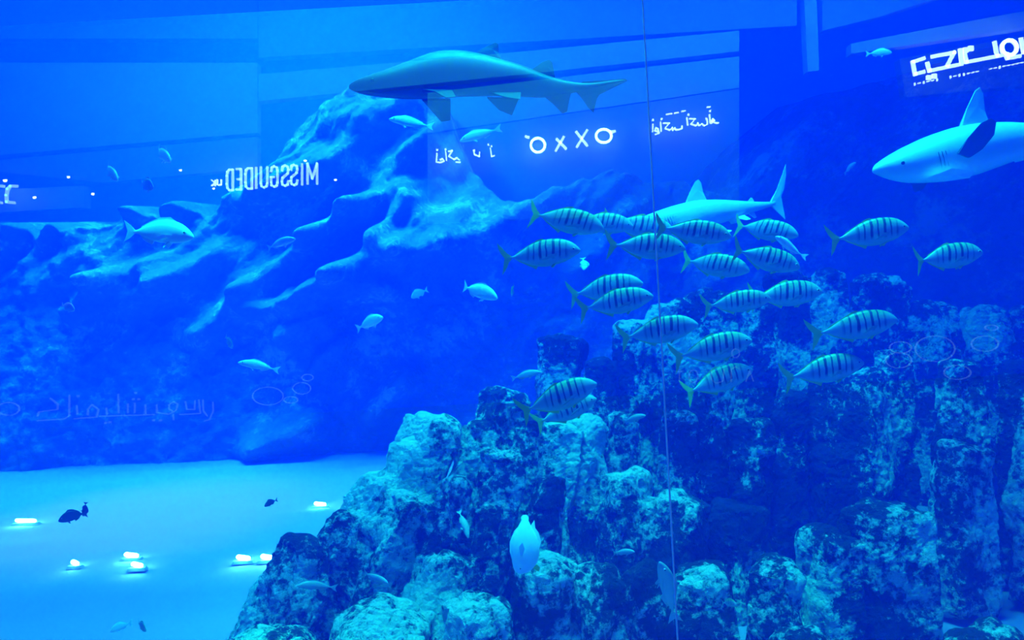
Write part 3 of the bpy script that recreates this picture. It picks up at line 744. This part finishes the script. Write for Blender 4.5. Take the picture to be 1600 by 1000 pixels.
for q, m in [
    ([(404, 116), (800, 82), (800, 118), (404, 158)], M_FAC), ([(800, 82), (1155, 48), (1155, 80), (800, 118)], M_FAC),
    ([(668, 145), (1155, 88), (1155, 137), (668, 208)], M_FAC), ([(668, 210), (1155, 139), (1155, 330), (668, 348)], M_FAC2),
    ([(-90, -40), (402, -40), (402, 60), (-90, 60)], M_FAC2), ([(-90, 98), (402, 98), (402, 207), (-90, 250)], M_FAC),
    ([(-90, 258), (402, 214), (402, 262), (160, 285), (-90, 300)][:4] , M_FAC2), ([(-90, 300), (132, 290), (132, 324), (-90, 337)], M_FAC),
    ([(404, -40), (1245, -40), (1245, 40), (404, 90)], M_FAC2),
    ([(1285, -60), (1640, -60), (1375, 26), (1285, 48)], M_FAC2),
    ([(1255, -40), (1275, -40), (1280, 110), (1262, 112)], M_FAC),
    ([(1330, 68), (1660, 6), (1660, 34), (1330, 84)], M_FAC), ([(1405, 92), (1660, 44), (1660, 128), (1415, 152)], M_FAC2),
]:
    facade('wall_rear', q, m, DV + (1.6 if q[0][0] == 1405 else 0))
fl = box('floor', (-13, -11.5, .5), (13, GY - .05, .7), M_MFLOOR); tag(fl, kind='structure')
area('added_facade_light', (-4, -7.5, 7.2), 8, 230, (.05, .95, .6), (R(48), 0, R(180)), 2)  # unseen light added to brighten the facade in the reflection
area('added_facade_light', (4, -7.5, 7.6), 8, 400, (.05, .95, .6), (R(48), 0, R(180)), 2)  # second added facade light, stronger on this side

M_LET = emis('glowing_white_letters', (.62, .95, 1.0), 7.5)
M_LETB = emis('tall_blue_white_letters', (.5, .88, 1.0), 5)
M_LET2 = emis('large_white_letters', (.7, 1.0, .95), 8)
M_LET3 = emis('soft_white_letters', (.4, .85, 1.0), 4)
M_DIM = emis('faint_glow_letters', (.30, .6, 1.0), .55)  # weak glow put into unlit letters so they show in the glass
M_PINK = emis('pink_lamp', (1.0, .55, .75), 5)
def stroke_bm(bm, pts, w, d=DV, th=.04):
    """flat stroke with square section along pts (pixels), w pixels wide"""
    for (x0, y0), (x1, y1) in zip(pts, pts[1:]):
        dx, dy = x1 - x0, y1 - y0; l = math.hypot(dx, dy) or 1; dx /= l; dy /= l
        e = w * .35
        x0 -= dx * e; y0 -= dy * e; x1 += dx * e; y1 += dy * e
        nx, ny = -dy * w / 2, dx * w / 2
        a = [V(x0 + nx, y0 + ny, d), V(x1 + nx, y1 + ny, d), V(x1 - nx, y1 - ny, d), V(x0 - nx, y0 - ny, d)]
        lo = [bm.verts.new(p) for p in a]; hi = [bm.verts.new(p + Vector((0, -th, 0))) for p in a]
        bm.faces.new(lo); bm.faces.new(hi[::-1])
        for i in range(4): bm.faces.new((lo[i], hi[i], hi[(i + 1) % 4], lo[(i + 1) % 4]))
def ring(cx, cy, rx, ry, n=20, a0=0, a1=360, rot=0):
    out = []
    for i in range(n + 1):
        a = R(a0 + (a1 - a0) * i / n); out.append((cx + rx * math.cos(a), cy + ry * math.sin(a)))
    return out
def sign(label, strokes, w, m, d=DV, dots=(), double=0, name='shop_sign', cat='sign', group=None):
    bm = bmesh.new()
    for s_ in strokes:
        s_ = list(s_)
        if double:
            for k in (-1, 1):
                off = []
                for i, (x, y) in enumerate(s_):
                    p = s_[max(0, i - 1)]; q = s_[min(len(s_) - 1, i + 1)]; dx, dy = q[0] - p[0], q[1] - p[1]; l = math.hypot(dx, dy) or 1
                    off.append((x - dy / l * double * k, y + dx / l * double * k))
                stroke_bm(bm, off, w, d)
        else: stroke_bm(bm, s_, w, d)
    for x, y, r in dots: stroke_bm(bm, [(x - r * .3, y), (x + r * .3, y)], r * 1.9, d)
    o = bm_obj(name, bm, m, None, False)
    return tag(o, label, cat, group)
GL = {'M': [[(0, 1), (0, 0), (.5, .75), (1, 0), (1, 1)]], 'I': [[(.5, 0), (.5, 1)]],
      'S': [[(1, .25), (.9, .06), (.5, 0), (.1, .06), (0, .2), (.1, .4), (.9, .6), (1, .8), (.9, .94), (.5, 1), (.1, .94), (0, .75)]],
      'G': [[(1, .25), (.9, .06), (.5, 0), (.1, .06), (0, .2), (0, .8), (.1, .94), (.5, 1), (.9, .94), (1, .8), (1, .52), (.55, .52)]],
      'U': [[(0, 0), (0, .8), (.12, .94), (.5, 1), (.88, .94), (1, .8), (1, 0)]],
      'D': [[(0, 0), (0, 1), (.6, 1), (.92, .9), (1, .7), (1, .3), (.92, .1), (.6, 0), (0, 0)]],
      'E': [[(1, 0), (0, 0), (0, 1), (1, 1)], [(0, .5), (.8, .5)]], 'K': [[(0, 0), (0, 1)], [(1, 0), (.05, .5), (1, 1)]],
      'H': [[(0, 0), (0, 1)], [(1, 0), (1, 1)], [(0, .5), (1, .5)]], 'N': [[(0, 1), (0, 0), (1, 1), (1, 0)]]}
def word(items):
    """items: (letter, x of its right end, x of its left end, top y, bottom y): drawn mirrored, as the glass shows it"""
    out = []
    for c, x0, x1, t, b in items:
        for s_ in GL[c]: out.append([(x0 + (x1 - x0) * u, t + (b - t) * v_) for u, v_ in s_])
    return out
def bl(x): return 287.5 - .077 * (x - 480)
ms = [(c, a, b, bl((a + b) / 2) - 32, bl((a + b) / 2)) for c, a, b in [('M', 495, 480, ), ('I', 473, 470), ('S', 464, 454), ('S', 450, 440), ('G', 433, 423), ('U', 417, 407), ('I', 401, 398), ('D', 393, 383), ('E', 376, 369), ('D', 363, 354)]]
sign('ten tall narrow white letters in a row, mirrored in the glass at the left', word(ms), 3.0, M_LETB)
sign('small white letters UK after the tall narrow lettering', word([('U', 345, 339, 280.5, 289), ('K', 335.5, 330, 281, 290)]), 1.5, M_LET)
ox = [ring(840.5, 226.5, 11, 11), [(868.5, 235), (881, 213.5)], [(870, 217), (884.5, 232)], [(901.5, 229), (917.5, 203)], [(900.5, 205.5), (917.5, 227)], ring(943.5, 212, 12, 10.5), [(821.5, 212.8), (826, 214.2)], [(955, 206), (961, 204.5)]]
sign('widely spaced white ring and cross shaped letters mirrored under the big shark', ox, 3.6, M_LET)
def Z(x0, y0, s_): return [[(x0 + a / 4, y0 + b / 4) for a, b in q] for q in s_]
ar1 = Z(800, 0, [[(882, 775), (880, 820)], [(897, 838), (920, 830), (915, 805), (900, 798), (893, 815), (915, 822)], [(930, 762), (934, 818)], [(948, 768), (985, 768), (958, 800), (988, 812), (1003, 796), (1006, 812), (1018, 798), (1024, 810), (1045, 808), (1064, 800), (1064, 786)],
    [(1094, 735), (1100, 780)], [(1112, 740), (1146, 742), (1120, 773), (1152, 784), (1162, 768), (1172, 783), (1187, 772), (1205, 784), (1222, 775), (1222, 745)], [(1236, 715), (1242, 768)], [(1250, 768), (1266, 752), (1256, 742), (1248, 756), (1280, 768), (1292, 766)],
    [(966, 713), (1000, 708)], [(1017, 705), (1040, 701)], [(1062, 695), (1084, 690)], [(1222, 668), (1240, 665)]])
sign('white Arabic lettering mirrored in the glass right of the joint, under a row of dashes', ar1, 1.7, M_LET, dots=[(1020.5, 187, 1.4), (1034, 185.5, 1.4), (1076, 178.7, 1.4), (1110, 173, 1.4), (1104, 185, 1.2)])
ar0 = Z(400, 0, [[(1130, 958), (1127, 1000)], [(1125, 1010), (1150, 1015), (1175, 1005), (1165, 990), (1150, 998)], [(1185, 945), (1190, 1000)], [(1202, 945), (1226, 940), (1205, 975), (1238, 995), (1255, 985), (1270, 998)], [(1358, 938), (1366, 965), (1395, 976), (1398, 950)], [(1465, 925), (1472, 975), (1490, 972)], [(1250, 1012), (1275, 1012)]])
sign('short broken white Arabic lettering mirrored in the glass below the arched pale fish', ar0, 1.9, M_LET, dots=[(683, 234, 1.5), (696, 233, 1.3), (741, 235, 1.5), (763, 225.5, 1.3), (768, 228, 1.2)])
big = Z(1200, 0, [[(978, 362), (908, 385), (922, 462), (978, 446)], [(1000, 392), (1012, 440), (1190, 403)], [(1030, 352), (1168, 325), (1122, 412)], [(1205, 308), (1214, 400)], [(1234, 335), (1244, 386), (1430, 350), (1500, 336)], [(1420, 262), (1436, 345)], [(1488, 335), (1500, 362), (1578, 348)], [(1586, 240), (1602, 325)], [(1602, 325), (1720, 300), (1705, 220)], [(1740, 215), (1760, 300)]]) + [ring(1578, 74, 11.5, 11.5, 24)]
sign('largest glowing sign of thick white Arabic letters mirrored at the upper right', big, 5.2, M_LET2, dots=[(1452, 120.5, 3.6), (1461, 118.3, 3.6), (1510, 77.5, 4), (1518, 75, 4)])
sm = []
rg = random.Random(3)
for i in range(26):
    x = 1430 + i * 7; y = 131 - (x - 1430) * .2
    if i in (6, 7, 15, 16): continue
    k = rg.random()
    sm.append([(x, y - 1.6), (x + .5, y + 1.6)] if k < .45 else [(x - 1.3, y), (x + 1.6, y - .4)])
sign('line of tiny white lettering under the largest glowing sign', sm, 1.3, M_LET)
sign('cut off white letter mirrored at the left edge', Z(0, 250, [[(100, 162), (62, 162), (44, 180), (36, 220), (38, 262), (84, 266)], [(-40, 160), (18, 163)], [(-20, 262), (4, 266)]]), 4, M_LET3)
emb = Z(0, 500, [[(310, 490), (358, 528), (355, 560), (240, 575), (230, 602)], [(230, 630), (395, 620), (428, 600), (430, 470)], [(475, 535), (480, 590)], [(460, 618), (600, 607), (612, 560), (570, 530), (545, 560), (545, 595)], [(660, 550), (665, 592)], [(735, 465), (738, 582)], [(795, 525), (795, 580)], [(838, 520), (838, 580)],
    [(905, 530), (905, 590)], [(620, 602), (960, 592)], [(975, 530), (978, 580), (1050, 590), (1098, 565), (1108, 525), (1080, 512), (1052, 530), (1055, 560), (1085, 575)], [(1078, 590), (1082, 625)], [(1155, 510), (1165, 560), (1213, 560), (1215, 505)], [(1240, 500), (1246, 560), (1250, 585), (1120, 592)], [(1265, 500), (1268, 570), (1292, 600)], [(1328, 515), (1330, 570), (1305, 625), (1275, 632)]])
sign('faint unlit outlined Arabic lettering with added glow, mirrored low at the left', emb, 1.5, M_DIM, dots=[(121, 619, 1.6), (211, 614, 1.6), (207.5, 624, 1.6), (216, 624, 1.6), (164, 661, 1.6), (171, 660, 1.6), (239, 657, 1.6), (250, 657, 1.6)])
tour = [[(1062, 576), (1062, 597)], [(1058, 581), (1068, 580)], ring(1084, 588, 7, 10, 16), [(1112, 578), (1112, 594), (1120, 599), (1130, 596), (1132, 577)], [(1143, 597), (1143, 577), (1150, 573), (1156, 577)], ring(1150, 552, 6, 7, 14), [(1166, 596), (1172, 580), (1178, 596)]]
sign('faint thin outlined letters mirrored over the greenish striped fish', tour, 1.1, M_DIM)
sign('tiny upright white letters mirrored low in front of the rocks', word([('H', 936.5, 933, 751, 762), ('E', 931.5, 929, 751, 762), ('I', 927, 925.6, 751, 762)]), 1.0, M_LET3)
sign('tiny line of white lettering mirrored beside the glass joint', [[(1008 + 4.4 * i, 752 + .6 * (i % 2)), (1010.6 + 4.4 * i, 752 + .8 * ((i + 1) % 2))] for i in range(8)] + [[(1069 + 4.2 * i, 752.5 - .8 * (i % 2)), (1071.5 + 4.2 * i, 751.8)] for i in range(5)], 1.2, M_DIM)
# small round lamps of the mall
lamp_spots = [(8, 282, 3.0, 'above the cut off letter at the left edge'), (54, 308.5, 2.6, 'lower left of a row of four'), (107, 276.5, 2.4, 'upper left of a row of four'), (145, 303, 2.5, 'lower right of a row of four'), (282, 266, 2.1, 'alone left of the tall narrow letters'),
    (334, 294.5, 2.0, 'under the small letters UK'), (477, 251, 2.2, 'on top of the letter M'), (524, 281, 2.2, 'right of the tall narrow letters'), (32, 718, 2.4, 'first of four low ones at the left'), (58.5, 718.5, 2.4, 'second of four low ones at the left'), (81, 720, 2.2, 'third of four low ones at the left'), (104, 720, 2.0, 'fourth of four low ones at the left'),
    (24, 785.5, 2.0, 'over the sand at the left edge'), (457, 729, 0, '')]
M_SPOTL = emis('small_white_lamp', (.8, 1.0, .95), 12)
def round_lamp(px, py, r, m, lab, name='ceiling_lamp', half=False):
    bm = bmesh.new(); rr = r * DV / FPX
    bmesh.ops.create_uvsphere(bm, u_segments=14, v_segments=8, radius=rr)
    for v in bm.verts: v.co.y *= .4; v.co.x *= 1.15; v.co.z *= (.45 if half and v.co.z > 0 else .9)
    e = empty(name, V(px, py)); bm_obj('bulb', bm, m, e)
    bm = bmesh.new(); bmesh.ops.create_cone(bm, cap_ends=True, segments=14, radius1=rr * .8, radius2=rr * .5, depth=rr * .5)
    for v in bm.verts: v.co.z += rr * .8
    bm_obj('fitting', bm, M_FAC2, e, False)
    return tag(e, lab, 'lamp', 'small lamps mirrored in the glass')
for px, py, r, lab in lamp_spots:
    if r: round_lamp(px, py, r, M_SPOTL, 'small white lamp mirrored in the glass, ' + lab)
for px, py, lab in [(1457, 730.5, 'left of a close pair'), (1476, 730.5, 'right of a close pair'), (1540, 724, 'alone above a purple glow')]:
    round_lamp(px, py, 3.6, M_LET3, 'small half round lamp mirrored low at the right, ' + lab, half=True)
round_lamp(1566, 624, 8.5, M_PINK, 'largest pink white round lamp mirrored at the right edge', half=True)
# thin hoops of hanging lamps
M_HOOP = emis('glowing_metal_hoop', (.35, .7, 1.0), .55)  # metal hoops given a weak glow of their own
for i, (cx, cy, rx, ry, lab) in enumerate([(418, 619, 24, 14, 'widest of the left group'), (454, 625, 11, 5, 'small bright one of the left group'), (471, 607, 14, 9, 'upper right of the left group'), (480, 590, 9, 5, 'topmost of the left group'), (12, 639, 17, 10, 'cut by the left edge'),
        (1462, 545, 31, 20, 'widest of the right group'), (1405, 563, 20, 12, 'lower left of the right group'), (1408, 543, 17, 9, 'upper left of the right group'), (1540, 537, 21, 12, 'rightmost'), (1550, 512, 10, 4, 'small one above the rightmost'), (1497, 582, 21, 11, 'lowest of the right group')]):
    sign('faint thin hoop lamp mirrored in the glass, ' + lab, [ring(cx, cy, rx, ry, 32)], .9, M_HOOP, DV + .1 * (i % 3), name='hoop_lamp', cat='lamp', group='thin hoop lamps mirrored in the glass')
# lit doorway
o = facade('door_1', [(893, 641), (919, 641), (925, 775), (897, 775)], M_DOORL)
